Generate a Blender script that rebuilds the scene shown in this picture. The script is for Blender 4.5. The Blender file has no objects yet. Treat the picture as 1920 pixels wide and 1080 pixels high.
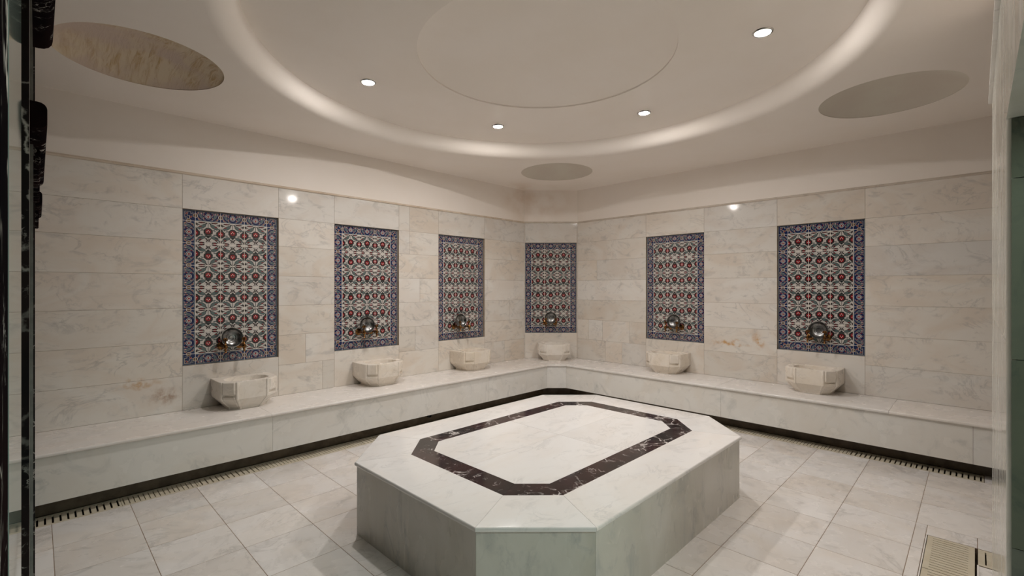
import bpy, bmesh, math, random
from mathutils import Vector, Matrix
random.seed(7)
S = bpy.context.scene
C = S.collection
PI = math.pi

# ---------------------------------------------------------------- camera, world, light, exposure
F_PX, VPX = 881.0, 871.0
YAW = math.atan2(VPX, F_PX)                      # angle between the view axis and the left wall
cam_d = bpy.data.cameras.new('camera')
cam = bpy.data.objects.new('camera', cam_d); C.objects.link(cam)
cam.location = (0, 0, 1.53)
cam.rotation_euler = (PI/2, 0, YAW - PI/2)
cam_d.sensor_width = 36.0
cam_d.lens = F_PX/1920*36
cam_d.shift_y = 1/1920
cam_d.clip_start = 0.02
S.camera = cam

w = bpy.data.worlds.new('world'); S.world = w; w.use_nodes = True
w.node_tree.nodes['Background'].inputs[0].default_value = (0.75, 0.9, 0.95, 1)
w.node_tree.nodes['Background'].inputs[1].default_value = 0.05

def area(name, loc, target, size, power, col):
    d = bpy.data.lights.new(name, 'AREA'); d.shape = 'RECTANGLE'
    d.size, d.size_y = size; d.energy = power; d.color = col
    o = bpy.data.objects.new(name, d); C.objects.link(o); o.location = loc
    o.rotation_euler = (Vector(target)-Vector(loc)).to_track_quat('-Z', 'Y').to_euler()
    return o
# cool light of the lobby outside the doorway the photograph is taken from
area('lobby_light', (1.75, -1.35, 2.3), (2.5, 2.0, 0.3), (1.4, 0.5), 40, (0.80, 1.0, 0.93))
LAMP = 850.0
SPOT = 18.0
LAMP_COL = (1.0, 0.95, 0.905, 1)

S.view_settings.view_transform = 'Standard'
S.view_settings.look = 'None'
S.view_settings.gamma = 1
S.view_settings.use_curve_mapping = False
S.view_settings.exposure = 0.0
S.cycles.use_denoising = True
S.cycles.max_bounces = 14
S.cycles.diffuse_bounces = 8
S.cycles.sample_clamp_indirect = 6.0

# ---------------------------------------------------------------- key dimensions (metres)
YW, XW = 4.997, 5.907          # left wall y, right wall x
P1, P2 = (5.324, 4.997), (5.907, 4.407)   # ends of the chamfered corner
XL = -0.02                     # wall on the doorway side
YB = -1.6                      # far end of the lobby / alcove behind the camera
ZT, ZC = 2.555, 3.05           # top of marble, ceiling
ZR = 3.20                      # raised ceiling inside the ring
CX, CY = 2.615, 2.245          # centre of the ring
BF = 4.318                     # bench front edge on the left
BX = 5.268                     # bench front edge on the right
BZ = 0.45

# ---------------------------------------------------------------- materials
def nt(name):
    m = bpy.data.materials.new(name); m.use_nodes = True
    t = m.node_tree; b = t.nodes['Principled BSDF']
    return m, t, b
def setp(b, col=None, rough=None, metal=None, spec=None, coat=None):
    if col is not None: b.inputs['Base Color'].default_value = (*col, 1)
    if rough is not None: b.inputs['Roughness'].default_value = rough
    if metal is not None: b.inputs['Metallic'].default_value = metal
    if spec is not None: b.inputs['Specular IOR Level'].default_value = spec
    if coat is not None: b.inputs['Coat Weight'].default_value = coat
class G:
    """small helper around a node tree"""
    def __init__(s, t): s.t = t
    def n(s, typ, **kw):
        x = s.t.nodes.new(typ)
        for k, v in kw.items(): setattr(x, k, v)
        return x
    def l(s, a, b): s.t.links.new(a, b)
    def val(s, sock, v):
        if hasattr(v, 'is_linked') or isinstance(v, bpy.types.NodeSocket): s.l(v, sock)
        else: sock.default_value = v
    def math(s, op, a, b=0.0, c=0.0, clamp=False):
        x = s.n('ShaderNodeMath', operation=op, use_clamp=clamp)
        s.val(x.inputs[0], a); s.val(x.inputs[1], b)
        if op in ('MULTIPLY_ADD', 'SMOOTH_MIN', 'COMPARE'): s.val(x.inputs[2], c)
        return x.outputs[0]
    def vmath(s, op, a, b=(0, 0, 0)):
        x = s.n('ShaderNodeVectorMath', operation=op)
        s.val(x.inputs[0], a); s.val(x.inputs[1], b)
        return x.outputs['Value'] if op in ('LENGTH', 'DISTANCE') else x.outputs[0]
    def noise(s, vec, scale, detail=4, rough=.5, dist=0.0, out='Fac'):
        x = s.n('ShaderNodeTexNoise'); s.l(vec, x.inputs['Vector'])
        x.inputs['Scale'].default_value = scale; x.inputs['Detail'].default_value = detail
        x.inputs['Roughness'].default_value = rough; x.inputs['Distortion'].default_value = dist
        return x.outputs[out]
    def ramp(s, fac, a, b, lo=0.0, hi=1.0):
        x = s.n('ShaderNodeMapRange'); x.interpolation_type = 'SMOOTHSTEP'
        s.val(x.inputs[0], fac); x.inputs[1].default_value = a; x.inputs[2].default_value = b
        x.inputs[3].default_value = lo; x.inputs[4].default_value = hi
        return x.outputs[0]
    def mix(s, fac, a, b, blend='MIX'):
        x = s.n('ShaderNodeMix', data_type='RGBA', blend_type=blend)
        s.val(x.inputs[0], fac)
        for i, v in ((6, a), (7, b)):
            if isinstance(v, tuple): x.inputs[i].default_value = (*v, 1) if len(v) == 3 else v
            else: s.l(v, x.inputs[i])
        return x.outputs[2]
def coords(g):
    tc = g.n('ShaderNodeTexCoord'); oi = g.n('ShaderNodeObjectInfo')
    cmb = g.n('ShaderNodeCombineXYZ')
    g.l(g.math('MULTIPLY', oi.outputs['Random'], 37.0), cmb.inputs[0])
    g.l(g.math('MULTIPLY', oi.outputs['Random'], 91.0), cmb.inputs[1])
    g.l(g.math('MULTIPLY', oi.outputs['Random'], 53.0), cmb.inputs[2])
    return tc.outputs['Object'], g.vmath('ADD', tc.outputs['Object'], cmb.outputs[0]), oi.outputs['Random']

def marble(name, light, warm, vein, rough=.16, vein_amt=.5, tone=.10, stretch=(1, 1, 1), stains=(), cloud=.6, scale=1.0):
    m, t, b = nt(name); g = G(t)
    raw, co, rnd = coords(g)
    if stretch != (1, 1, 1): co = g.vmath('MULTIPLY', co, stretch)
    big = g.noise(co, 1.7*scale, 5, .55, 1.2)
    col = g.mix(g.ramp(big, .36, .66), light, warm)
    # soft grey clouds
    cl = g.noise(co, 4.2*scale, 7, .62, 1.6)
    col = g.mix(g.math('MULTIPLY', g.ramp(cl, .52, .74), cloud), col, vein)
    # thin wandering veins
    vn = g.noise(co, 2.1*scale, 6, .6, 1.9)
    d = g.math('ABSOLUTE', g.math('SUBTRACT', vn, .5))
    line = g.math('ADD', g.ramp(d, 0.0, .034, .75, 0.0), g.ramp(d, 0.0, .010, .3, 0.0))
    mask = g.ramp(g.noise(co, 3.1*scale, 3), .46, .64)
    col = g.mix(g.math('MULTIPLY', g.math('MULTIPLY', line, mask), vein_amt), col, vein)
    # slab to slab tone
    tn = g.math('MULTIPLY_ADD', rnd, tone, 1.0-tone*.6)
    hs = g.n('ShaderNodeHueSaturation'); g.l(tn, hs.inputs['Value']); g.l(col, hs.inputs['Color'])
    rs = g.math('FRACT', g.math('MULTIPLY', rnd, 17.3))
    g.l(g.math('MULTIPLY_ADD', rs, .5, .75), hs.inputs['Saturation'])
    col = hs.outputs[0]
    for (p, r, colr, amt) in stains:             # rust stains that stay where they are on the stone
        wob = g.vmath('ADD', raw, g.vmath('SCALE', g.noise(raw, 9, 4, .6, 0, 'Color'), (0, 0, 0)))
        nz = g.n('ShaderNodeTexNoise'); nz.inputs['Scale'].default_value = 11; nz.inputs['Detail'].default_value = 4
        g.l(raw, nz.inputs['Vector'])
        off = g.vmath('MULTIPLY', g.vmath('SUBTRACT', nz.outputs['Color'], (.5, .5, .5)), (.16, .16, .16))
        q = g.vmath('DIVIDE', g.vmath('SUBTRACT', g.vmath('ADD', raw, off), p), r)
        f = g.ramp(g.vmath('LENGTH', q), .15, 1.0, 1.0, 0.0)
        f = g.math('MULTIPLY', f, g.ramp(g.noise(raw, 14, 5, .65), .38, .62))
        col = g.mix(g.math('MULTIPLY', f, amt), col, colr)
    g.l(col, b.inputs['Base Color'])
    rg = g.ramp(g.noise(co, 6, 3), .3, .7, rough*.7, rough*1.6)
    g.l(rg, b.inputs['Roughness'])
    b.inputs['Specular IOR Level'].default_value = .45
    return m

def dark_marble(name, base, warm, vein, scale=1.0, rough=.12, spec=.5, amt=1.0):
    m, t, b = nt(name); g = G(t)
    raw, co, rnd = coords(g)
    nz = g.n('ShaderNodeTexNoise'); g.l(co, nz.inputs['Vector'])
    nz.inputs['Scale'].default_value = 5*scale; nz.inputs['Detail'].default_value = 6; nz.inputs['Roughness'].default_value = .6
    wv = g.vmath('ADD', co, g.vmath('MULTIPLY', g.vmath('SUBTRACT', nz.outputs['Color'], (.5, .5, .5)), (.30/scale, .30/scale, .30/scale)))
    col = g.mix(g.ramp(g.noise(co, 3*scale, 5), .35, .65), base, warm)
    for sc, wd, lo, hi, a in ((4.5, .050, .47, .60, 1.0), (13, .06, .55, .68, .85), (31, .07, .56, .70, .6)):
        v = g.n('ShaderNodeTexVoronoi', feature='DISTANCE_TO_EDGE'); v.inputs['Scale'].default_value = sc*scale
        g.l(wv, v.inputs['Vector'])
        ln = g.ramp(v.outputs['Distance'], .0, wd, 1, 0)
        mk = g.ramp(g.noise(co, sc*.45*scale, 4, .6), lo, hi)
        col = g.mix(g.math('MULTIPLY', g.math('MULTIPLY', ln, mk), a*amt), col, vein)
    g.l(col, b.inputs['Base Color']); setp(b, rough=rough, spec=spec)
    return m

def noisy(name, a, bcol, scale=6, rough=.6, metal=0, spec=.5, bump=0.0, lo=.35, hi=.65):
    m, t, b = nt(name); g = G(t)
    raw, co, rnd = coords(g)
    n = g.noise(co, scale, 5, .6)
    g.l(g.mix(g.ramp(n, lo, hi), a, bcol), b.inputs['Base Color'])
    setp(b, rough=rough, metal=metal, spec=spec)
    if bump:
        bp = g.n('ShaderNodeBump'); bp.inputs['Strength'].default_value = bump; bp.inputs['Distance'].default_value = .002
        g.l(n, bp.inputs['Height']); g.l(bp.outputs[0], b.inputs['Normal'])
    return m

M = {}
M['wall'] = marble('wall_marble', (.735, .70, .65), (.695, .63, .56), (.39, .375, .36), rough=.075, vein_amt=.42, tone=.13, stretch=(1, 1, 1.7), cloud=.5)
M['wall_stain_left'] = marble('wall_marble_left_rust', (.735, .70, .65), (.695, .63, .56), (.39, .375, .36), rough=.075, tone=.05,
    stretch=(1, 1, 1.7), cloud=.42, stains=(((.78, YW, .60), (.13, .3, .10), (.30, .14, .05), .65), ((.60, YW, .715), (.22, .3, .05), (.50, .26, .07), .6)))
M['wall_stain_right'] = marble('wall_marble_right_rust', (.735, .70, .65), (.695, .63, .56), (.39, .375, .36), rough=.075, tone=.05,
    stretch=(1, 1, 1.7), cloud=.42, stains=(((XW, 2.12, .86), (.3, .32, .05), (.55, .30, .10), .9), ((XW, 1.80, .93), (.3, .09, .13), (.55, .30, .10), .8)))
M['floor'] = marble('floor_marble', (.76, .735, .715), (.72, .675, .63), (.44, .42, .40), rough=.22, vein_amt=.55, tone=.14, cloud=.5)
M['bench'] = marble('bench_marble', (.74, .73, .70), (.71, .685, .64), (.42, .43, .42), rough=.18, vein_amt=.4, tone=.07, cloud=.4)
M['seat'] = marble('bench_seat_marble', (.78, .75, .72), (.76, .72, .68), (.46, .44, .42), rough=.2, vein_amt=.25, tone=.06, cloud=.08)
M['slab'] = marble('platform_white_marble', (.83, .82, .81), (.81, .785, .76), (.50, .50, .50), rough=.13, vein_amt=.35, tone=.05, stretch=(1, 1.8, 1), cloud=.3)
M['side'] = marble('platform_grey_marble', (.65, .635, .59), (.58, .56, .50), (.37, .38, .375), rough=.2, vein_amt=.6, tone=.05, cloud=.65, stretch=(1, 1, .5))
M['basin'] = marble('basin_marble', (.80, .745, .675), (.76, .69, .60), (.46, .40, .34), rough=.28, vein_amt=.4, tone=.04, cloud=.25, scale=2.2)
M['jamb'] = marble('jamb_shaded_marble', (.17, .18, .14), (.13, .14, .11), (.08, .10, .085), rough=.16, vein_amt=.6, tone=.08, cloud=.9)  # greenish stone, doorway shade painted in as a darker colour
M['trim'] = marble('trim_stone', (.64, .56, .47), (.58, .49, .40), (.40, .34, .28), rough=.3, cloud=.3)
M['near'] = marble('near_wall_marble', (.63, .625, .57), (.58, .57, .50), (.45, .47, .44), rough=.12, vein_amt=.5, tone=.05, cloud=.4, stretch=(1, 1, .4))
M['lobby'] = marble('lobby_stone', (.34, .32, .28), (.30, .27, .22), (.18, .17, .15), rough=.3)
M['inlay'] = dark_marble('black_red_marble', (.010, .007, .008), (.035, .012, .012), (.62, .58, .56), scale=1.5, rough=.12)
M['black'] = dark_marble('black_marble', (.006, .005, .006), (.014, .008, .008), (.50, .46, .42), scale=2.0, rough=.28, spec=.25, amt=.8)
M['ledge'] = dark_marble('black_ledge_marble', (.006, .005, .006), (.014, .008, .008), (.50, .46, .42), scale=2.0, rough=.5, spec=.0, amt=1.0)
M['ledge'].node_tree.nodes['Principled BSDF'].inputs['IOR'].default_value = 1.02
M['grout'] = noisy('grout', (.30, .22, .16), (.19, .13, .09), 14, .85)
M['wgrout'] = noisy('wall_grout', (.36, .29, .22), (.26, .20, .15), 14, .85)
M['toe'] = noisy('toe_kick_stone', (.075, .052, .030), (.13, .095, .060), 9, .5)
M['grate'] = noisy('beige_plastic', (.60, .545, .43), (.55, .49, .37), 12, .45)
M['channel'] = noisy('drain_channel', (.05, .032, .018), (.10, .06, .03), 20, .8)
M['brass'] = noisy('aged_brass', (.34, .17, .055), (.10, .05, .022), 40, .26, 1.0)
M['tin'] = noisy('tinned_metal', (.30, .30, .295), (.15, .15, .15), 26, .26, 1.0)
M['tin_dark'] = noisy('tarnished_metal', (.16, .155, .15), (.09, .09, .085), 26, .35, 1.0)
M['chrome'] = noisy('chrome', (.55, .54, .52), (.45, .44, .43), 10, .2, 1.0)
M['steel'] = noisy('brushed_steel_channel', (.22, .22, .20), (.17, .17, .155), 30, .5, 0.3)
M['rubber'] = noisy('black_rubber', (.01, .01, .01), (.02, .02, .02), 20, .6)

# plaster, with warm damp patches near the chamfered corner
m, t, b = nt('plaster'); g = G(t); raw, co, rnd = coords(g)
geo = g.n('ShaderNodeNewGeometry')
col = g.mix(g.ramp(g.noise(geo.outputs['Position'], 1.2, 5, .6), .35, .65), (.88, .82, .765), (.86, .795, .73))
dd = g.ramp(g.vmath('LENGTH', g.vmath('DIVIDE', g.vmath('SUBTRACT', geo.outputs['Position'], (5.45, 4.85, 2.9)), (.9, .5, .45))), .2, 1.0, 1.0, 0.0)
col = g.mix(g.math('MULTIPLY', g.math('MULTIPLY', dd, g.ramp(g.noise(geo.outputs['Position'], 2.4, 4), .35, .65)), .55), col, (.60, .42, .28))
g.l(col, b.inputs['Base Color']); setp(b, rough=.55, spec=.35)
M['plaster'] = m
m, t, b = nt('damp_plaster'); g = G(t); raw, co, rnd = coords(g)
st = g.vmath('MULTIPLY', raw, (9, 1.4, 2))
f1 = g.ramp(g.noise(st, 3.2, 8, .7, .6), .42, .70)
f2 = g.ramp(g.noise(raw, 3.5, 4), .38, .60)
col = g.mix(g.math('MULTIPLY', f1, .8), (.66, .56, .42), (.44, .27, .10))
col = g.mix(f2, (.58, .47, .40), col)
g.l(col, b.inputs['Base Color']); setp(b, rough=.7)
bp = g.n('ShaderNodeBump'); bp.inputs['Strength'].default_value = .5; bp.inputs['Distance'].default_value = .004
g.l(f1, bp.inputs['Height']); g.l(bp.outputs[0], b.inputs['Normal'])
M['damp'] = m
m, t, b = nt('dome_plaster'); g = G(t); raw, co, rnd = coords(g)
g.l(g.mix(g.ramp(g.noise(raw, 2.5, 5), .35, .65), (.64, .60, .52), (.61, .55, .48)), b.inputs['Base Color']); setp(b, rough=.6)
M['dome'] = m

# lamp
m, t, b = nt('lamp_glow'); b.inputs['Base Color'].default_value = (1, 1, 1, 1)
b.inputs['Emission Color'].default_value = LAMP_COL; b.inputs['Emission Strength'].default_value = LAMP
M['lamp'] = m
m, t, b = nt('lamp_unlit'); setp(b, (.75, .74, .72), .15)
M['lamp_off'] = m
M['bed'] = noisy('white_grout', (.80, .76, .70), (.70, .65, .58), 20, .8)
# glass
m, t, b = nt('door_glass'); setp(b, (.62, .72, .66), .03); b.inputs['Transmission Weight'].default_value = .55
M['glass'] = m
def glaze(name, col, rough=.12):
    m, t, b = nt(name); g = G(t); raw, co, rnd = coords(g)
    n = g.noise(raw, 90, 3, .6)
    g.l(g.mix(g.ramp(n, .3, .7), tuple(c*.86 for c in col), tuple(min(1, c*1.1) for c in col)), b.inputs['Base Color'])
    setp(b, rough=rough); return m
for k, c in dict(white=(.56, .53, .50), navy=(.009, .020, .085), darkgreen=(.030, .036, .036), leaf=(.105, .145, .145), red=(.24, .010, .016),
                 pink=(.95, .62, .58), cream=(.46, .41, .34), teal=(.08, .14, .16), brown=(.15, .07, .03), greyblue=(.13, .17, .21), black=(.028, .02, .022)).items():
    M['g_'+k] = glaze('glaze_'+k, c)
GK = ['white', 'navy', 'darkgreen', 'leaf', 'red', 'pink', 'cream', 'teal', 'brown', 'greyblue', 'black']

# ---------------------------------------------------------------- mesh helpers
def link(name, me, parent=None, loc=None, rot=None):
    o = bpy.data.objects.new(name, me); C.objects.link(o)
    if parent is not None: o.parent = parent
    if loc is not None: o.location = loc
    if rot is not None: o.rotation_euler = rot
    return o
def to_mesh(bm, mat, smooth=None):
    me = bpy.data.meshes.new('m')
    bmesh.ops.recalc_face_normals(bm, faces=bm.faces[:])
    bm.to_mesh(me); bm.free()
    if not isinstance(mat, (list, tuple)): mat = [mat]
    for x in mat: me.materials.append(x)
    if smooth is not None:
        me.polygons.foreach_set('use_smooth', [True]*len(me.polygons))
        try: me.set_sharp_from_angle(angle=math.radians(smooth))
        except Exception: pass
    return me
def obj(name, bm, mat, parent=None, loc=None, smooth=None):
    return link(name, to_mesh(bm, mat, smooth), parent, loc)
def thing(name, label, cat, loc=(0, 0, 0), rz=0.0, group=None):
    o = link(name, None, None, loc, (0, 0, rz)); o.empty_display_size = .1
    return tag(o, label, cat, group)
def tag(o, label=None, cat=None, group=None, kind=None):
    for k, v in (('label', label), ('category', cat), ('group', group), ('kind', kind)):
        if v: o[k] = v
    return o
def struct(name, bm, mat, label=None, cat=None, smooth=None):
    o = obj(name, bm, mat, smooth=smooth) if bm is not None else link(name, None)
    o['kind'] = 'structure'
    if label: o['label'] = label
    o['category'] = cat or name.split('_')[0]
    return o
def add_box(bm, x0, x1, y0, y1, z0, z1):
    v = [bm.verts.new(p) for p in ((x0, y0, z0), (x1, y0, z0), (x1, y1, z0), (x0, y1, z0), (x0, y0, z1), (x1, y0, z1), (x1, y1, z1), (x0, y1, z1))]
    for f in ((0, 3, 2, 1), (4, 5, 6, 7), (0, 1, 5, 4), (1, 2, 6, 5), (2, 3, 7, 6), (3, 0, 4, 7)): bm.faces.new([v[i] for i in f])
    return bm
def box(x0, x1, y0, y1, z0, z1): return add_box(bmesh.new(), x0, x1, y0, y1, z0, z1)
def prism(poly, z0, z1, bm=None, cham=0.0):
    """polygon in xy extruded in z, optional small chamfer round the top"""
    bm = bm or bmesh.new()
    rings = []
    def off(d):
        n = len(poly); out = []
        for i in range(n):
            a, b_, c = Vector(poly[i-1]), Vector(poly[i]), Vector(poly[(i+1) % n])
            e1, e2 = (b_-a).normalized(), (c-b_).normalized()
            n1, n2 = Vector((-e1.y, e1.x)), Vector((-e2.y, e2.x))
            k = (n1+n2); k = k/max(1e-6, k.dot(n1)) if k.length > 1e-6 else n1
            out.append(b_+k*d)
        return out
    area2 = sum(poly[i-1][0]*poly[i][1]-poly[i][0]*poly[i-1][1] for i in range(len(poly)))
    sgn = 1 if area2 > 0 else -1
    rings.append([bm.verts.new((p[0], p[1], z0)) for p in poly])
    if cham:
        rings.append([bm.verts.new((p[0], p[1], z1-cham)) for p in poly])
        rings.append([bm.verts.new((p[0], p[1], z1)) for p in off(cham*sgn)])
    else: rings.append([bm.verts.new((p[0], p[1], z1)) for p in poly])
    for r0, r1 in zip(rings, rings[1:]):
        for i in range(len(poly)): bm.faces.new((r0[i-1], r0[i], r1[i], r1[i-1]))
    bm.faces.new(rings[0]); bm.faces.new(rings[-1])
    return bm
def xf(bm, mat): bm.transform(mat); return bm
def lathe(prof, n=24, bm=None, mat=None, cap=True):
    bm = bm or bmesh.new(); rings = []
    mat = mat or Matrix.Identity(4)
    for r, z in prof:
        if r < 1e-6: rings.append([bm.verts.new(mat @ Vector((0, 0, z)))])
        else: rings.append([bm.verts.new(mat @ Vector((r*math.cos(2*PI*i/n), r*math.sin(2*PI*i/n), z))) for i in range(n)])
    for a, b_ in zip(rings, rings[1:]):
        if len(a) == 1 and len(b_) == 1: continue
        for i in range(n):
            if len(a) == 1: bm.faces.new((a[0], b_[i], b_[i-1]))
            elif len(b_) == 1: bm.faces.new((a[i-1], a[i], b_[0]))
            else: bm.faces.new((a[i-1], a[i], b_[i], b_[i-1]))
    if cap:
        for r in (rings[0], rings[-1]):
            if len(r) > 1: bm.faces.new(r)
    return bm
RX = lambda a: Matrix.Rotation(a, 4, 'X')
T = lambda *v: Matrix.Translation(v)

# frames of the three visible walls: origin, direction along the wall seen left to right, inward normal
class Wall:
    def __init__(s, o, d, nrm): s.o, s.d, s.n = Vector((*o, 0)), Vector((*d, 0)).normalized(), Vector((*nrm, 0)).normalized()
    def m(s):   # local x along the wall, local y out into the room, local z up
        r = Matrix((( s.d.x, s.n.x, 0, s.o.x), (s.d.y, s.n.y, 0, s.o.y), (0, 0, 1, 0), (0, 0, 0, 1)))
        return r
WL = Wall((0, YW), (1, 0), (0, -1))
WR = Wall((XW, 0), (0, -1), (-1, 0))       # local x = -y
dch = Vector((P2[0]-P1[0], P2[1]-P1[1], 0)); LCH = dch.length
WC = Wall(P1, (dch.x, dch.y), (dch.y, -dch.x))

def slab(wall, a, b, z0, z1, parent, mat, name='marble_slab', gap=.0011, th=.02, ch=.0012, y0=0.0):
    a += gap; b -= gap; z0 += gap; z1 -= gap
    bm = bmesh.new()
    back = [(a, y0-th, z0), (b, y0-th, z0), (b, y0-th, z1), (a, y0-th, z1)]
    mid = [(x, y0-ch, z) for x, _, z in back]
    fr = [(a+ch, y0, z0+ch), (b-ch, y0, z0+ch), (b-ch, y0, z1-ch), (a+ch, y0, z1-ch)]
    R = [[bm.verts.new(wall.m() @ Vector(p)) for p in ring] for ring in (back, mid, fr)]
    for r0, r1 in zip(R, R[1:]):
        for i in range(4): bm.faces.new((r0[i-1], r0[i], r1[i], r1[i-1]))
    bm.faces.new(R[0]); bm.faces.new(R[-1])
    return obj(name, bm, mat, parent)

# ================================================================ STRUCTURE
ND = .03   # niche depth
def wall_core(name, wall, a, b, niches, z1=ZC, thick=.22, label=None):
    """grout coloured core behind the slabs with shallow niches, plaster above the marble"""
    bm = bmesh.new()
    cuts = [a]+[v for n_ in niches for v in n_]+[b]
    y_f = -.0016
    def bx(x0, x1, y0, y1, z0, z1_): 
        tmp = box(x0, x1, y0, y1, z0, z1_); tmp.transform(wall.m())
        me = bpy.data.meshes.new('t'); tmp.to_mesh(me); tmp.free(); bm.from_mesh(me); bpy.data.meshes.remove(me)
    for i in range(len(cuts)-1):
        if i % 2 == 0: bx(cuts[i], cuts[i+1], -thick, y_f, 0, ZT)
        else:
            bx(cuts[i], cuts[i+1], -thick, -ND-.012, 0, ZT)
            bx(cuts[i], cuts[i+1], -ND-.012, y_f, 0, .842)
            bx(cuts[i], cuts[i+1], -ND-.012, y_f, 2.240, ZT)
    o = struct(name, bm, M['wgrout'], label)
    bm2 = box(a, b, -thick, 0, ZT, z1+.12); bm2.transform(wall.m())
    pl = obj('plaster', bm2, M['plaster'], o); pl['label'] = 'plain cream plaster band above the marble'
    return o

ROWS = [.45, .755, 1.057, 1.357, 1.655, 1.955, 2.2400, ZT]
NL = [(.906, 1.712), (2.290, 3.098), (3.690, 4.498)]
NR = [(-3.243, -2.440), (-1.610, -.804)]
wall_l = wall_core('wall_left', WL, XL, P1[0], NL, label='left wall of pale veined marble slabs with three tiled niches')
wall_r = wall_core('wall_right', WR, -P2[1], -YB, NR, label='right wall of pale veined marble slabs with two tiled niches')
NC = [(LCH/2-.403, LCH/2+.403)]
wall_c = wall_core('wall_corner', WC, 0, LCH, NC, label='chamfered corner wall with one tiled niche')

def fill(wall, parent, a, b, splits, mats=None):
    for r in range(7):
        xs = [a]+sorted(s for s in splits.get(r, []) if a < s < b)+[b]
        for i in range(len(xs)-1):
            mt = (mats or {}).get(r, M['wall'])
            slab(wall, xs[i], xs[i+1], ROWS[r], ROWS[r+1], parent, mt)
# left wall
fill(WL, wall_l, XL, .906, {}, {0: M['wall_stain_left'], 1: M['wall_stain_left']})
fill(WL, wall_l, 1.712, 2.290, {0: [2.16], 1: [1.98]})
fill(WL, wall_l, 3.098, 3.690, {1: [3.33], 3: [3.4], 5: [3.25], 6: [3.25]})
fill(WL, wall_l, 4.498, P1[0], {0: [4.9], 2: [5.0]})
fill(WR, wall_r, -P2[1], NR[0][0], {0: [-3.9, -3.62], 1: [-4.2, -3.95, -3.5], 4: [-4.05]})
fill(WR, wall_r, NR[0][1], NR[1][0], {}, {1: M['wall_stain_right'], 2: M['wall_stain_right']})
fill(WR, wall_r, NR[1][1], .9, {})
fill(WR, wall_r, .9, -YB, {})
for wl, par, nn in ((WL, wall_l, NL), (WR, wall_r, NR), (WC, wall_c, NC)):
    for a, b in nn:
        slab(wl, a, b, .45, .842, par, M['wall'], 'sill_slab', th=.04)
        slab(wl, a, b, 2.240, ZT, par, M['wall'], 'header_slab', th=.04)
# narrow strips left and right of the corner niche
for a, b in ((0, NC[0][0]), (NC[0][1], LCH)):
    slab(WC, a, b, .45, ZT, wall_c, M['wall'], gap=.0004)

# thin moulding along the top of the marble
tr = []
for i, (wl, a, b) in enumerate(((WL, XL, P1[0]), (WC, 0, LCH), (WR, -P2[1], -YB))):
    bm = bmesh.new()
    prof = [(0, ZT-.012), (.010, ZT-.010), (.013, ZT-.003), (.010, ZT+.004), (.006, ZT+.006), (.006, ZT+.012), (0, ZT+.013)]
    R = [[bm.verts.new(wl.m() @ Vector((x, y, z))) for y, z in prof] for x in (a, b)]
    for k in range(len(prof)): bm.faces.new((R[0][k-1], R[0][k], R[1][k], R[1][k-1]))
    bm.faces.new(R[0]); bm.faces.new(R[1])
    struct('trim_%d' % (i+1), bm, M['trim'], 'thin pale stone moulding along the top of the marble cladding', 'trim')

# doorway side wall (seen edge on at the far left) and lobby walls
struct('wall_door', box(-.24, XL, .95, YW+.22, 0, ZC+.1), M['black'], 'black marble wall running away edge-on at the left side of the photo', 'wall')
# near wall with doorway opening at the right
nw = struct('wall_near', None, None, 'near wall of pale polished marble beside and above the doorway', 'wall')
NY = -.06
def nbox(x0, x1, z0, z1, mat, name, y0=NY-.34): return obj(name, box(x0, x1, y0, NY, z0, z1), mat, nw)
zj = [0, .46, .9, 1.38, 1.86, 2.01]
for z0, z1 in zip(zj, zj[1:]): nbox(1.952, 3.66, z0+.0006, z1-.0006, M['near'], 'marble_slab')
nbox(1.952, 3.66, 2.0106, ZT, M['near'], 'marble_slab'); nbox(-1.2, 1.951, 2.0106, ZT, M['near'], 'lintel')
o = obj('plaster', box(-1.2, 3.645, NY-.34, NY-.012, ZT, ZC+.1), M['plaster'], nw)
# jamb lining of green grey marble with shade in its colour, with a paler rounded arris
zj = [0, .33, .80, 1.33, 1.84, 2.01]
for z0, z1 in zip(zj, zj[1:]): obj('jamb_slab', box(1.930, 1.9515, NY-.34, NY-.010, z0+.001, z1-.001), M['jamb'], nw)
bm = lathe([(.010, 0), (.010, 2.0104)], 16, mat=T(1.9415, NY-.010, 0)); 
obj('corner_bead', bm, M['near'], nw, smooth=40)
for i, x in enumerate((-1.2, -.2, .55, 1.25, 1.951, 2.75)):
    x1 = (-.2, .55, 1.25, 1.951, 2.75, 3.68)[i]
    obj('moulding', box(x+.0008, x1-.0008, NY-.005, NY+.014, ZT-.012, ZT+.012), M['seat'], nw)
struct('wall_alcove', box(3.32, 3.66, YB, NY-.3405, 0, ZC+.1), M['lobby'], 'added unseen partition that keeps lobby light off the right wall', 'wall')  # added out of view to block lobby light from the right wall
# shell behind the camera
struct('wall_back', box(-1.42, XW+.22, YB-.2, YB, 0, ZC+.1), M['lobby'], 'lobby wall behind the doorway', 'wall')
struct('wall_lobby', box(-1.42, -1.2, YB, .95, 0, ZC+.1), M['lobby'], 'side wall of the lobby', 'wall')
struct('wall_lobby_end', box(-1.2, -.24, .95, 1.15, 0, ZC+.1), M['lobby'], 'end wall of the lobby', 'wall')

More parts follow.
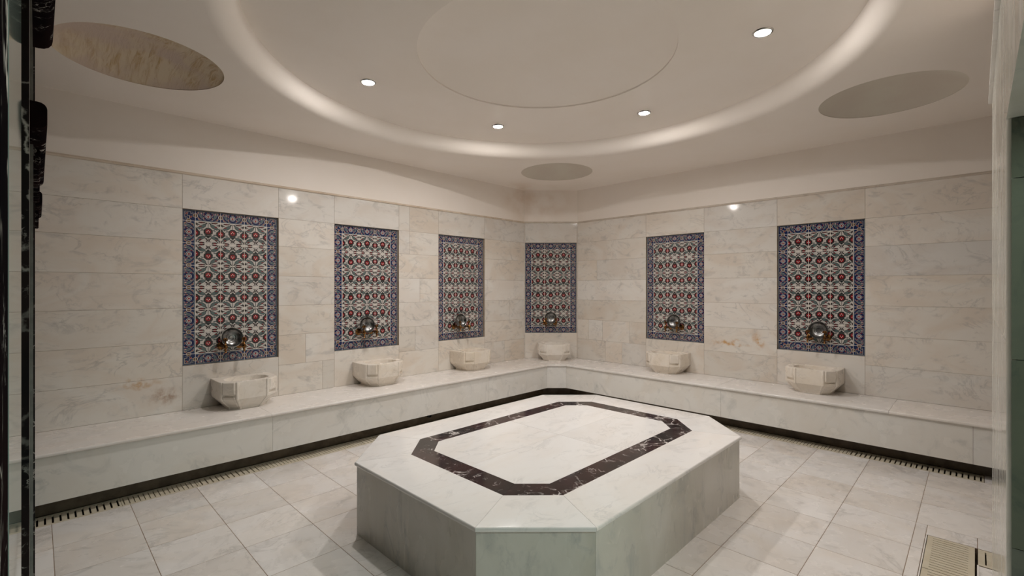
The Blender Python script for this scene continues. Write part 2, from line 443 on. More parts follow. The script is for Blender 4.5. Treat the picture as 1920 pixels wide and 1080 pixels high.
# ---------------------------------------------------------------- ceiling with ring, raised centre and domes
DOMES = [(.50, 3.965, .463), (4.785, 3.910, .463), (4.755, .500, .463), (.50, .50, .463)]
RO, RI, RCN = 2.10, 1.96, .92
ceil = struct('ceiling', None, None, 'cream plaster ceiling with a large round raised centre', 'ceiling')
def plate(outline, holes, z, mat, name, thick=0.06):
    bm = bmesh.new(); es = []
    for loop in [outline]+holes:
        vs = [bm.verts.new((x, y, z)) for x, y in loop]
        es += [bm.edges.new((vs[i-1], vs[i])) for i in range(len(vs))]
    bmesh.ops.triangle_fill(bm, use_beauty=True, use_dissolve=False, edges=es)
    for f in bm.faces:
        if f.normal.z > 0: f.normal_flip()
    me = bpy.data.meshes.new('m'); bm.to_mesh(me); bm.free(); me.materials.append(mat)
    return link(name, me, ceil)
circ = lambda x, y, r, n=96: [(x+r*math.cos(2*PI*i/n), y+r*math.sin(2*PI*i/n)) for i in range(n)]
plate([(-1.42, YB-.2), (XW+.22, YB-.2), (XW+.22, P2[1]), (P2[0]+.1, P2[1]+.02), (P1[0]+.02, P1[1]+.1), (P1[0], YW+.22), (-1.42, YW+.22)],
      [circ(CX, CY, RO, 192)]+[circ(x, y, r) for x, y, r in DOMES], ZC, M['plaster'], 'ceiling_panel')
# convex ring
prof = [(RO+.0, ZC)]
for k in range(1, 17):
    a = k/16*PI/2
    prof.append((RO-(RO-RI)*math.sin(a), ZR-(ZR-ZC)*math.cos(a)))
bm = lathe(prof, 192, mat=T(CX, CY, 0), cap=False)
o = obj('ring_moulding', bm, M['plaster'], ceil, smooth=60); o['label'] = 'smooth rounded plaster ring around the raised centre'
plate(circ(CX, CY, RI, 192), [circ(CX, CY, RCN, 128)], ZR, M['plaster'], 'raised_panel')
def cap_prof(r, d, lip, z, n=14):
    R_ = (r*r+d*d)/(2*d); out = [(r, z), (r, z+lip)]
    for k in range(1, n+1):
        q = r*(1-k/n); out.append((q, z+lip+math.sqrt(R_*R_-q*q)-(R_-d)))
    return out
obj('central_dome', lathe(cap_prof(RCN, .07, .012, ZR), 128, mat=T(CX, CY, 0), cap=False), M['plaster'], ceil, smooth=30)
for i, (x, y, r) in enumerate(DOMES):
    o = link('corner_dome', to_mesh(lathe(cap_prof(r, .13, .004, 0), 96, cap=False), M['damp'] if i == 0 else M['dome'], 30), ceil, (x, y, ZC))
    if i == 0: o['label'] = 'shallow dome with yellow brown damp streaks'

# ---------------------------------------------------------------- floor
floor = struct('floor', prism([(-1.42, YB-.2), (XW+.2, YB-.2), (XW+.2, YW+.2), (-1.42, YW+.2)], -.12, -.030), M['channel'], 'floor of square pale marble tiles with fine brown joints')
PU, PV, UO, VO = .3983, .3985, .0680, .2810
GL0, GL1 = 4.264, 4.455          # drain channel on the left (y)
GR0, GR1 = 5.244, 5.440          # drain channel on the right (x)
SHY0, SHY1 = -.004, .225         # wide drain beside the near wall
def sub(r, h):
    x0, x1, y0, y1 = r; a0, a1, b0, b1 = h
    if a0 >= x1 or a1 <= x0 or b0 >= y1 or b1 <= y0: return [r]
    out = []
    if y0 < b0: out.append((x0, x1, y0, b0))
    if y1 > b1: out.append((x0, x1, b1, y1))
    yy0, yy1 = max(y0, b0), min(y1, b1)
    if x0 < a0: out.append((x0, a0, yy0, yy1))
    if x1 > a1: out.append((a1, x1, yy0, yy1))
    return out
HOLES = [(2.0, 3.892, SHY0, SHY1), (3.66, 3.892, -.62, SHY0)]
PLAT = (1.40, 3.99, 1.235, 3.125)
cache = {}
def tile_mesh(w_, h_):
    k = (round(w_, 3), round(h_, 3))
    if k not in cache:
        gp = .0016
        cache[k] = to_mesh(prism([(-w_/2+gp, -h_/2+gp), (w_/2-gp, -h_/2+gp), (w_/2-gp, h_/2-gp), (-w_/2+gp, h_/2-gp)], -.03, 0, cham=.0006), M['floor'])
    return cache[k]
beds = bmesh.new()
def lay(r):
    x0, x1, y0, y1 = r
    if x1-x0 < .02 or y1-y0 < .02: return
    link('floor_tile', tile_mesh(x1-x0, y1-y0), floor, ((x0+x1)/2, (y0+y1)/2, 0))
xs = [UO+PU*k for k in range(-4, 14)]+[]
ys = [VO+PV*k for k in range(-5, 11)]
def bedrect(x0, x1, y0, y1): add_box(beds, x0, x1, y0, y1, -.029, -.0006)
for i in range(len(xs)-1):
    for j in range(len(ys)-1):
        x0, x1, y0, y1 = xs[i], xs[i+1], max(ys[j], YB), ys[j+1]
        if x0 > PLAT[0] and x1 < PLAT[1] and y0 > PLAT[2] and y1 < PLAT[3]: continue
        if x1 <= XL and y0 > .9: continue
        x0 = max(x0, -1.2) if y0 < .9 else max(x0, XL)
        rs = [(x0, x1, y0, y1)]
        for h in HOLES: rs = [q for r in rs for q in sub(r, h)]
        for r in rs:
            lay(r)
            if r[1]-r[0] >= .02 and r[3]-r[2] >= .02: bedrect(*r)
# tiles past the end of the right hand drain
for y0, y1 in ((-.45, -.045), (-.85, -.45), (-1.25, -.85), (YB, -1.25)):
    lay((5.246, 5.50, y0, y1)); bedrect(5.246, 5.50, y0, y1)
obj('grout', beds, M['grout'], floor)['kind'] = 'stuff'

# ================================================================ THINGS
# ---- bench along the walls
bench = thing('marble_bench', 'long built-in bench of pale marble running along both walls and the corner', 'bench', (5.0, 4.6, 0))
B0 = Vector((5.0, 4.6, 0))
def bpart(name, bm, mat, smooth=None):
    bm.transform(T(*(-B0))); return obj(name, bm, mat, bench, smooth=smooth)
EA, EB = (5.087, BF), (BX, 4.136)           # chamfer of the seat edge
def seat(poly, front):
    """slab 3 cm thick with a rounded nose on the given edges (list of index pairs)"""
    bm = prism(poly, BZ-.026, BZ)
    es = []
    for i, j in front:
        a, b_ = Vector(poly[i]), Vector(poly[j])
        for e in bm.edges:
            p, q = e.verts
            if abs(p.co.z-q.co.z) > 1e-6: continue
            d1 = min((p.co.xy-a).length+(q.co.xy-b_).length, (p.co.xy-b_).length+(q.co.xy-a).length)
            if d1 < 1e-4: es.append(e)
    bmesh.ops.bevel(bm, geom=es, offset=.009, segments=4, profile=.5, affect='EDGES')
    return bm
g_ = .0009
def seatp(poly, front): bpart('seat_slab', seat(poly, front), M['seat'], 35)
sx = [XL+.001, 1.425, 3.895, 5.087]
for i in range(3):
    a, b = sx[i]+g_, sx[i+1]-g_
    if i < 2: seatp([(a, BF), (b, BF), (b, YW), (a, YW)], [(0, 1)])
    else: seatp([(a, BF), (5.087, BF), (P1[0], YW), (a, YW)], [(0, 1)])
seatp([(5.087+g_, BF), (BX, 4.136+g_), (P2[0], P2[1]), (P1[0]+g_, P1[1])], [(0, 1)])
sy = [4.136, 2.05, .55, YB]
for i in range(3):
    a, b = sy[i]-g_, sy[i+1]+g_
    if i == 0: seatp([(BX, b), (XW, b), (XW, P2[1]-g_), (BX, a)], [(3, 0)])
    else: seatp([(BX, b), (XW, b), (XW, a), (BX, a)], [(3, 0)])
FZ0, FZ1, FB = .118, BZ-.0265, .018
fy, fx = BF+FB, BX+FB
for a, b in ((XL+.001, 1.437), (1.437, 3.970), (3.970, 5.087+FB*.41)):
    bpart('front_panel', box(a+g_, b-g_, fy, fy+.03, FZ0, FZ1), M['bench'])
c1, c2 = (5.087+FB*.41, fy), (fx, 4.136+FB*.41)
bpart('front_panel', prism([c1, (c2[0], c2[1]+g_), (c2[0]+.03, c2[1]+.012), (c1[0]+.012, c1[1]+.03)], FZ0, FZ1), M['bench'])
for a, b in ((c2[1], 2.0), (2.0, .02), (.02, YB)):
    bpart('front_panel', box(fx, fx+.03, b+g_, a-g_, FZ0, FZ1), M['bench'])
# dark recessed base
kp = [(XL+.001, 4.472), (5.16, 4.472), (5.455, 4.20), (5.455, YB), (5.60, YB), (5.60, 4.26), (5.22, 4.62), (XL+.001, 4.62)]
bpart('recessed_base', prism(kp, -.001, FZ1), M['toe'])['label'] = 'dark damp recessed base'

# ---- drain gratings
def grate(along, across, slots, pitch_w, label, a0, a1, c0, c1, axis, stuff):
    """one length of slotted grating; axis 'x' runs along x"""
    L, W = a1-a0, c1-c0
    cx, cy = (a0+a1)/2, (c0+c1)/2
    loc = (cx, cy, 0) if axis == 'x' else (cy, cx, 0)
    t_ = thing('drain_grating', label, 'drain grating', loc, 0 if axis == 'x' else PI/2, 'drain gratings along the foot of the bench')
    h = .012; e = .022
    for s in (-1, 1):
        y0, y1 = (W/2-e, W/2) if s > 0 else (-W/2, -W/2+e)
        obj('side_rail', box(-L/2+.001, L/2-.001, y0, y1, -h, -.0005), M['grate'], t_)
    p = L/slots; sw = pitch_w
    # solid bars between the slots
    bars = [(-L/2+.001, -L/2+p/2-sw/2)]+[(-L/2+p*(k+.5)+sw/2, -L/2+p*(k+1.5)-sw/2) for k in range(slots-1)]+[(L/2-p/2+sw/2, L/2-.001)]
    if stuff:
        bm = bmesh.new()
        for x0, x1 in bars: add_box(bm, x0, x1, -W/2+e, W/2-e, -h, -.0008)
        obj('bars', bm, M['grate'], t_)['kind'] = 'stuff'
    else:
        for x0, x1 in bars: obj('bar', box(x0, x1, -W/2+e, W/2-e, -h, -.0008), M['grate'], t_)
    return t_
ORD = ['first', 'second', 'third', 'fourth', 'fifth', 'sixth', 'seventh', 'eighth', 'ninth', 'tenth', 'eleventh', 'twelfth']
segL = [(XL+.003, .425, 12, .0105), (.425, .892, 16, .0055), (.892, 1.335, 12, .0085), (1.335, 1.80, 16, .005), (1.80, 2.26, 16, .005), (2.26, 2.72, 12, .008),
        (2.72, 3.18, 16, .005), (3.18, 3.64, 16, .005), (3.64, 4.10, 16, .005), (4.10, 4.56, 16, .005), (4.56, 5.02, 16, .005)]
for i, (a, b, n, sw) in enumerate(segL):
    kindw = 'with wide dark slots' if sw > .007 else 'with narrow slots'
    grate(0, 0, n, sw, 'beige grating %s, left bench, %s from the doorway' % (kindw, ORD[i]), a, b, GL0+.002, GL1, 'x', i > 3)
segR = [(-.043, .385, 12, .0105), (.385, .845, 13, .0105), (.845, 1.31, 16, .005), (1.31, 1.78, 16, .005), (1.78, 2.25, 16, .005), (2.25, 2.72, 16, .005), (2.72, 3.19, 16, .005), (3.19, 3.66, 16, .005), (3.66, 4.13, 16, .005)]
for i, (a, b, n, sw) in enumerate(segR):
    kindw = 'with wide dark slots' if sw > .007 else 'with narrow slots'
    grate(0, 0, n, sw, 'beige grating %s, right bench, %s from the doorway' % (kindw, ORD[i]), a, b, GR0+.002, GR1, 'y', i > 3)
# wide drain beside the near wall, bottom right of the photo
def cover(x0, x1, label, n=14):
    t_ = thing('drain_cover', label, 'drain cover', ((x0+x1)/2, (SHY0+SHY1)/2, 0), 0, 'drain covers beside the near wall')
    L = x1-x0-.004; Wd = SHY1-SHY0-.022; m_ = .026
    for s in (-1, 1):
        y0, y1 = (Wd/2-m_, Wd/2) if s > 0 else (-Wd/2, -Wd/2+m_)
        obj('side_rail', box(-L/2, L/2, y0, y1, -.014, .001), M['grate'], t_)
    e = .014; p = (L-2*e)/n; sw = .0055
    bars = [(-L/2, -L/2+e+p/2-sw/2)]+[(-L/2+e+p*(k+.5)+sw/2, -L/2+e+p*(k+1.5)-sw/2) for k in range(n-1)]+[(L/2-e-p/2+sw/2, L/2)]
    for a, b in bars: obj('bar', box(a, b, -Wd/2+m_, Wd/2-m_, -.014, .0008), M['grate'], t_)
cover(3.418, 3.888, 'beige drain cover with fine slits beside the near wall, the one farther from the doorway')
cover(2.946, 3.416, 'beige slitted drain cover cut off by the bottom edge of the photo')
fr = bmesh.new(); add_box(fr, 2.4, 3.890, SHY1-.008, SHY1-.002, -.02, .003); add_box(fr, 2.4, 3.655, SHY0-.006, SHY0+.002, -.02, .003)
tag(obj('edging_strip', fr, M['seat']), 'pale chipped edging strips beside the wide drain covers', 'edging')
# short grating past the end of the near wall
t_ = thing('drain_grating', 'beige grating with wide slots past the end of the near wall', 'drain grating', (3.776, -.31, 0), PI/2)
for s in (-1, 1):
    obj('side_rail', box(-.27, .304, *( (.088, .112) if s > 0 else (-.112, -.088)), -.012, -.0005), M['grate'], t_)
yy = .304
while yy > -.25:
    obj('bar', box(yy-.028, yy, -.088, .088, -.012, -.0008), M['grate'], t_); yy -= .0345

# ---- central marble platform
PC = Vector((2.70, 2.18, 0))
plat = thing('marble_platform', 'low octagonal marble platform with a dark red-black border inlaid in its white top', 'platform', PC)
def octo(x0, x1, y0, y1, c):
    return [Vector(p) for p in ((x0+c, y0), (x1-c, y0), (x1, y0+c), (x1, y1-c), (x1-c, y1), (x0+c, y1), (x0, y1-c), (x0, y0+c))]
def ppart(name, bm, mat, smooth=None):
    bm.transform(T(*(-PC))); return obj(name, bm, mat, plat, smooth=smooth)
base = octo(1.402, 3.995, 1.232, 3.130, .385)
top = octo(1.390, 4.007, 1.220, 3.142, .389)
io = octo(1.712, 3.722, 1.536, 2.838, .222)
ii = octo(1.858, 3.578, 1.680, 2.704, .138)
ppart('core', prism([tuple(p+(Vector((2.7, 2.18))-p)*.03) for p in base], -.028, BZ-.0345), M['wgrout'])
for i in range(8):
    a, b = base[i], base[(i+1) % 8]
    d = (b-a).normalized(); n_ = Vector((-d.y, d.x)); k = math.tan(PI/8)*.02
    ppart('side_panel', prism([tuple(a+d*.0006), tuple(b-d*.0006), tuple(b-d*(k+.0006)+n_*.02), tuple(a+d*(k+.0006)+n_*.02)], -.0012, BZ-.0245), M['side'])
g2 = .0009
for i in range(8):
    a, b, c, e = top[i], top[(i+1) % 8], io[(i+1) % 8], io[i]
    d = (b-a).normalized()
    poly = [tuple(a+d*g2), tuple(b-d*g2), tuple(c-d*g2), tuple(e+d*g2)]
    bm = prism(poly, BZ-.024, BZ)
    es = [ed for ed in bm.edges if abs(ed.verts[0].co.z-ed.verts[1].co.z) < 1e-6 and all(min((v.co.xy-Vector(poly[0])).length, (v.co.xy-Vector(poly[1])).length) < 1e-5 for v in ed.verts)]
    bmesh.ops.bevel(bm, geom=es, offset=.009, segments=4, profile=.5, affect='EDGES')
    ppart('top_slab', bm, M['slab'], 35)
    a, b, c, e = io[i], io[(i+1) % 8], ii[(i+1) % 8], ii[i]
    q = .0004; d = (b-a).normalized(); n_ = Vector((-d.y, d.x))
    ppart('inlay_strip', prism([tuple(a+d*q+n_*q), tuple(b-d*q+n_*q), tuple(c-d*q), tuple(e+d*q)], BZ-.033, BZ-.0002), M['inlay'])['label'] = 'dark red-black marble strip with white veins'
mx, my = 2.716, 2.196
def quad_poly(sx_, sy_):
    out = [(mx, my)]
    P = [tuple(p) for p in ii]
    idx = {(1, 1): (2, 3, 4, 5), (-1, 1): (4, 5, 6, 7), (-1, -1): (6, 7, 0, 1), (1, -1): (0, 1, 2, 3)}[(sx_, sy_)]
    a, b, c, d = [P[k] for k in idx]
    if (sx_, sy_) == (1, 1): return [(mx, my), (P[2][0], my), P[3], P[4], (mx, P[4][1])]
    if (sx_, sy_) == (-1, 1): return [(mx, my), (mx, P[5][1]), P[5], P[6], (P[6][0], my)]
    if (sx_, sy_) == (-1, -1): return [(mx, my), (P[7][0], my), P[7], P[0], (mx, P[0][1])]
    return [(mx, my), (mx, P[1][1]), P[1], P[2], (P[2][0], my)]
for s1 in (1, -1):
    for s2 in (1, -1):
        pl = quad_poly(s1, s2); cc = sum((Vector(p) for p in pl), Vector((0, 0)))/len(pl)
        ppart('centre_slab', prism([tuple(Vector(p)+(cc-Vector(p)).normalized()*.0011) for p in pl], BZ-.033, BZ), M['slab'])

# ---- printed tiles: 2D artwork laid as thin glaze relief on each tile
class Art:
    def __init__(s, w_, h_, bg):
        s.bm = bmesh.new(); s.w, s.h, s.k = w_, h_, 0
        gp = .0018; e = .0006
        a = [(-w_/2+gp, -h_/2+gp), (w_/2-gp, -h_/2+gp), (w_/2-gp, h_/2-gp), (-w_/2+gp, h_/2-gp)]
        b = [(x-math.copysign(e, x), z-math.copysign(e, z)) for x, z in a]
        R = [[s.bm.verts.new((x, -.010, z)) for x, z in a], [s.bm.verts.new((x, -.0005, z)) for x, z in a], [s.bm.verts.new((x, 0, z)) for x, z in b]]
        for r0, r1 in zip(R, R[1:]):
            for i in range(4): s.bm.faces.new((r0[i-1], r0[i], r1[i], r1[i-1]))
        f = s.bm.faces.new(R[-1]); s.bm.faces.new(R[0])
        for f in s.bm.faces: f.material_index = GK.index(bg)
        s.lx, s.lz = w_/2-.0025, h_/2-.0025
    def poly(s, pts, col, lay=None):
        # clip to the tile face
        def clip(P, ax, lim, sg):
            out = []
            for i in range(len(P)):
                a, b = P[i-1], P[i]
                ia, ib = sg*a[ax] <= lim, sg*b[ax] <= lim
                if ia != ib:
                    t_ = (lim*sg-a[ax])/(b[ax]-a[ax]); out.append((a[0]+(b[0]-a[0])*t_, a[1]+(b[1]-a[1])*t_))
                if ib: out.append(b)
            return out
        for ax, lim, sg in ((0, s.lx, 1), (0, s.lx, -1), (1, s.lz, 1), (1, s.lz, -1)):
            if len(pts) < 3: return
            pts = clip(pts, ax, lim, sg)
        if len(pts) < 3: return
        s.k += 1
        y = .00002*s.k
        vs = [s.bm.verts.new((x, y, z)) for x, z in pts]
        f = s.bm.faces.new(vs); f.material_index = GK.index(col)
        f.normal_update()
        if f.normal.y < 0: f.normal_flip()
    def both(s, pts, col):
        s.poly(pts, col); s.poly([(-x, z) for x, z in pts][::-1], col)
    def disc(s, x, z, r, col, n=12, rz=None, ph=0):
        s.poly([(x+r*math.cos(2*PI*i/n+ph), z+(rz or r)*math.sin(2*PI*i/n+ph)) for i in range(n)], col)
    def leafp(s, x0, z0, x1, z1, wd, bend=0.0):
        n = 5; d = Vector((x1-x0, z1-z0)); p = Vector((-d.y, d.x)).normalized()
        L, R = [], []
        for i in range(n+1):
            t_ = i/n; c = Vector((x0, z0))+d*t_+p*bend*math.sin(PI*t_)
            w_ = wd*math.sin(PI*min(1, t_**.8))*(1.0 if i % 2 else .86)
            L.append(tuple(c+p*w_)); R.append(tuple(c-p*w_))
        return L+R[-2:0:-1]
    def leaf(s, *a, col='leaf', rim='black', grow=.0036, both=True, vein=True):
        x0, z0, x1, z1, wd = a[:5]; bend = a[5] if len(a) > 5 else 0
        d = Vector((x1-x0, z1-z0)).normalized()*grow*1.1
        f = s.both if both else s.poly
        f(s.leafp(x0-d.x, z0-d.y, x1+d.x, z1+d.y, wd+grow, bend), rim)
        f(s.leafp(x0, z0, x1, z1, wd, bend), col)
    def mesh(s):
        me = bpy.data.meshes.new('tile'); s.bm.to_mesh(me); s.bm.free()
        for k in GK: me.materials.append(M['g_'+k])
        return me
def flower(A, x, z, s=1, both=False):
    pairs = (1, -1) if both else (1,)
    for q in pairs:
        xx = x*q
        n = 16
        A.poly([(xx+(.036+.0035*(i % 2))*math.cos(2*PI*i/n), z+(.034+.0035*(i % 2))*math.sin(2*PI*i/n)) for i in range(n)], 'black')
        A.disc(xx, z, .0315, 'darkgreen', 14)
        A.disc(xx, z+.001*s, .0225, 'red', 14)
        A.poly([(xx-.008, z+.000), (xx, z-s*.018), (xx+.008, z)], 'black')
        for dx, dz in ((-.009, -.001), (.009, -.001), (0, .011)): A.disc(xx+dx, z+s*dz, .0046, 'pink', 6)
def field_tile(s):
    A = Art(.2, .2, 'white'); z = lambda v: v*s
    L = lambda x0, z0, x1, z1, wd, b=0, **k: A.leaf(x0, z(z0), x1, z(z1), wd, b*s, **k)
    # stems
    A.poly([(-.0022, z(.045)), (.0022, z(.045)), (.0022, z(.098)), (-.0022, z(.098))], 'black')
    A.both([(.004, z(.090)), (.012, z(.096)), (.075, z(.030)), (.070, z(.026))], 'darkgreen')
    A.both([(.012, z(-.030)), (.018, z(-.026)), (.085, z(-.085)), (.080, z(-.090))], 'darkgreen')
    # big grey green leaves
    L(.016, .079, .091, .036, .0148, -.006)
    L(.020, -.034, .091, -.073, .0148, .006)
    # little dark leaves with red
    L(.022, .094, .078, .090, .0085, .004, col='black')
    L(.034, .0935, .070, .091, .0030, .003, col='red', grow=0)
    L(.030, -.094, .074, -.088, .0085, -.003, col='black')
    L(.040, -.093, .068, -.090, .0034, -.002, col='red', grow=0)
    L(.094, .088, .082, .060, .006, .002, col='black', grow=.001)
    L(.094, -.090, .098, -.060, .004, .002, col='black', grow=.001)
    L(.036, .026, .062, .018, .0045, .002, col='leaf', grow=.0018)
    L(.040, -.018, .066, -.012, .0045, -.002, col='leaf', grow=.0018)
    L(.048, .058, .078, .052, .0040, 0, col='red', grow=0)
    L(.054, -.060, .078, -.064, .0038, 0, col='red', grow=0)
    L(.006, -.058, .030, -.050, .0032, .002, col='black', grow=.0006)
    L(.064, .070, .096, .084, .0036, -.002, col='black', grow=.0008)
    L(.050, -.046, .088, -.046, .0034, -.002, col='darkgreen', grow=.0008)
    # crossed tendrils
    A.both([(-.003, z(-.056)), (.003, z(-.056)), (.020, z(-.084)), (.013, z(-.084))], 'black')
    A.both([(.016, z(-.052)), (.022, z(-.055)), (.003, z(-.078)), (-.003, z(-.078))], 'black')
    # calyx
    A.poly([(-.034, z(-.012)), (0, z(-.052)), (.034, z(-.012)), (.012, z(-.024)), (-.012, z(-.024))][::1], 'darkgreen')
    A.both([(.062, z(-.020)), (.098, z(-.046)), (.0985, z(-.018)), (.082, z(-.030))], 'darkgreen')
    A.both([(.070, z(.010)), (.098, z(.050)), (.0985, z(.022))], 'darkgreen')
    flower(A, 0, z(.012), s)
    flower(A, .1, z(-.006), s, both=True)
    return A.mesh()
def border_tile():
    A = Art(.2, .1, 'navy')
    # outer and inner edge lines (outer edge at +z)
    A.poly([(-.1, .040), (.1, .040), (.1, .047), (-.1, .047)], 'greyblue')
    A.poly([(-.1, -.047), (.1, -.047), (.1, -.040), (-.1, -.040)], 'greyblue')
    A.poly([(-.1, -.0495), (.1, -.0495), (.1, -.046), (-.1, -.046)], 'white')
    # meander lines
    w_ = .0036
    def line(P, col='cream', wd=w_):
        for (x0, z0), (x1, z1) in zip(P, P[1:]):
            d = Vector((x1-x0, z1-z0)); 
            if d.length < 1e-6: continue
            d.normalize(); p = Vector((-d.y, d.x))*wd/2; e = d*wd/2
            A.both([(x0-e.x+p.x, z0-e.y+p.y), (x0-e.x-p.x, z0-e.y-p.y), (x1+e.x-p.x, z1+e.y-p.y), (x1+e.x+p.x, z1+e.y+p.y)], col)
    A.leaf(.066, .026, .046, -.026, .0085, 0, col='teal', rim='cream', grow=.0020)
    A.leaf(.083, -.018, .060, -.034, .0045, 0, col='red', rim='cream', grow=.0016)
    A.leaf(.086, .020, .072, .034, .005, 0, col='red', rim='cream', grow=.0016)
    line([(.026, .034), (.040, .034), (.040, .012), (.030, .004)])
    line([(.030, -.006), (.040, -.016), (.034, -.034), (.022, -.034)])
    line([(.050, .034), (.078, .034), (.076, .014)])
    line([(.052, -.036), (.074, -.036), (.078, -.012)])
    A.leaf(.030, .024, .034, .010, .004, 0, col='red', rim='red', grow=0)
    A.leaf(.030, -.026, .034, -.012, .004, 0, col='red', rim='red', grow=0)
    A.leaf(.056, .030, .052, .016, .0035, 0, col='pink', rim='red', grow=.0008)
    # medallions
    A.disc(0, 0, .0235, 'white', 16); A.disc(0, 0, .0195, 'navy', 14); A.disc(0, 0, .0145, 'white', 14)
    A.poly([(-.010, .008), (-.004, .003), (0, .012), (.004, .003), (.010, .008), (.005, -.009), (-.005, -.009)], 'red')
    A.disc(0, -.012, .003, 'brown', 6)
    A.leaf(.010, .034, .0, .028, .003, 0, col='red', rim='cream', grow=.001)
    for q in (-1, 1):
        A.disc(q*.1, 0, .0205, 'white', 16); A.disc(q*.1, 0, .0160, 'brown', 14); A.disc(q*.1, 0, .008, 'teal', 8)
    return A.mesh()
def corner_tile():
    A = Art(.1, .1, 'navy')
    A.poly([(-.05, .040), (.05, .040), (.05, .047), (-.05, .047)], 'greyblue')
    A.poly([(-.047, -.05), (-.040, -.05), (-.040, .040), (-.047, .040)], 'greyblue')
    def line(P, col='cream', wd=.0042):
        for (x0, z0), (x1, z1) in zip(P, P[1:]):
            d = Vector((x1-x0, z1-z0)).normalized(); p = Vector((-d.y, d.x))*wd/2; e = d*wd/2
            A.poly([(x0-e.x+p.x, z0-e.y+p.y), (x0-e.x-p.x, z0-e.y-p.y), (x1+e.x-p.x, z1+e.y-p.y), (x1+e.x+p.x, z1+e.y+p.y)], col)
    A.leaf(-.022, .006, -.006, .026, .006, 0, col='red', rim='cream', grow=.002, both=False)
    A.leaf(.006, -.024, .026, -.006, .006, 0, col='red', rim='cream', grow=.002, both=False)
    line([(-.032, .030), (.018, .030), (.018, .012), (.034, .012)])
    line([(-.032, .030), (-.032, -.016), (-.014, -.016), (-.014, -.034)])
    line([(-.012, .012), (.004, .012), (.004, -.006), (.030, -.006)])
    A.leaf(.026, .028, .036, .020, .004, 0, col='teal', rim='cream', grow=.001, both=False)
    A.leaf(-.030, -.026, -.022, -.034, .004, 0, col='teal', rim='cream', grow=.001, both=False)
    A.disc(-.0, -.05, .019, 'cream', 14); A.disc(0, -.05, .015, 'brown', 12)
    A.disc(.05, -.0, .019, 'cream', 14); A.disc(.05, 0, .015, 'brown', 12)
    return A.mesh()
ME_A, ME_B, ME_E, ME_K = field_tile(1), field_tile(-1), border_tile(), corner_tile()

FT = [('leftmost', WL, 1.309, 'on the left wall, nearest the doorway'), ('second from left', WL, 2.694, 'on the left wall'),
      ('third from left', WL, 4.094, 'on the left wall, nearest the corner'), ('corner', WC, LCH/2, 'in the chamfered corner'),
      ('second from right', WR, -2.8415, 'on the right wall, nearest the corner'), ('rightmost', WR, -1.207, 'on the right wall, nearest the doorway')]
WALLOF = {WL: wall_l, WR: wall_r, WC: wall_c}
for nm, wl, xc, where in FT:
    rz = math.atan2(wl.d.y, wl.d.x)
    # local frame: x along the wall, y out of the wall (the wall frame is mirrored, so build with -y)
    lab = {'leftmost': 'tall panel of blue-bordered floral tiles on the left wall nearest the doorway', 'second from left': 'middle one of the three floral tile panels on the left wall',
           'third from left': 'floral tile panel on the left wall nearest the corner', 'corner': 'floral tile panel on the chamfered corner wall',
           'second from right': 'floral tile panel on the right wall nearest the corner', 'rightmost': 'floral tile panel on the right wall nearest the doorway'}[nm]
    pos = wl.m() @ Vector((xc, -ND, .8405))
    p = thing('tile_panel', lab, 'tile panel', pos, rz+PI, 'floral tile panels above the basins')
    # in this frame +x points right-to-left along the wall, +y into the room
    obj('tile_bed', box(-.4015, .4015, -.0115, -.0007, 0, 1.399), M['bed'], p)
    def put(me, name, x, z, ang=0.0):
        o = link(name, me, p, (x, 0, z)); o.rotation_euler = (0, ang, 0); return o
    for r in range(6):
        for c in range(3): put(ME_A if r % 2 else ME_B, 'field_tile', (c-1)*.2, .2+.2*r)
        put(ME_E, 'border_tile', -.35, .2+.2*r, -PI/2); put(ME_E, 'border_tile', .35, .2+.2*r, PI/2)
    for c in range(3):
        put(ME_E, 'border_tile', (c-1)*.2, .05, PI); put(ME_E, 'border_tile', (c-1)*.2, 1.35, 0)
    put(ME_K, 'corner_tile', -.35, 1.35, 0); put(ME_K, 'corner_tile', .35, 1.35, PI/2)
    put(ME_K, 'corner_tile', .35, .05, PI); put(ME_K, 'corner_tile', -.35, .05, -PI/2)
    # niche reveal: thin dark edge strips belong to the wall
    par = WALLOF[wl]
    for a, b, z0, z1 in ((xc-.4035, xc-.4016, .842, 2.240), (xc+.4016, xc+.4035, .842, 2.240)):
        bm = box(a, b, -ND-.011, -.0016, z0, z1); bm.transform(wl.m()); obj('niche_reveal', bm, M['wgrout'], par)

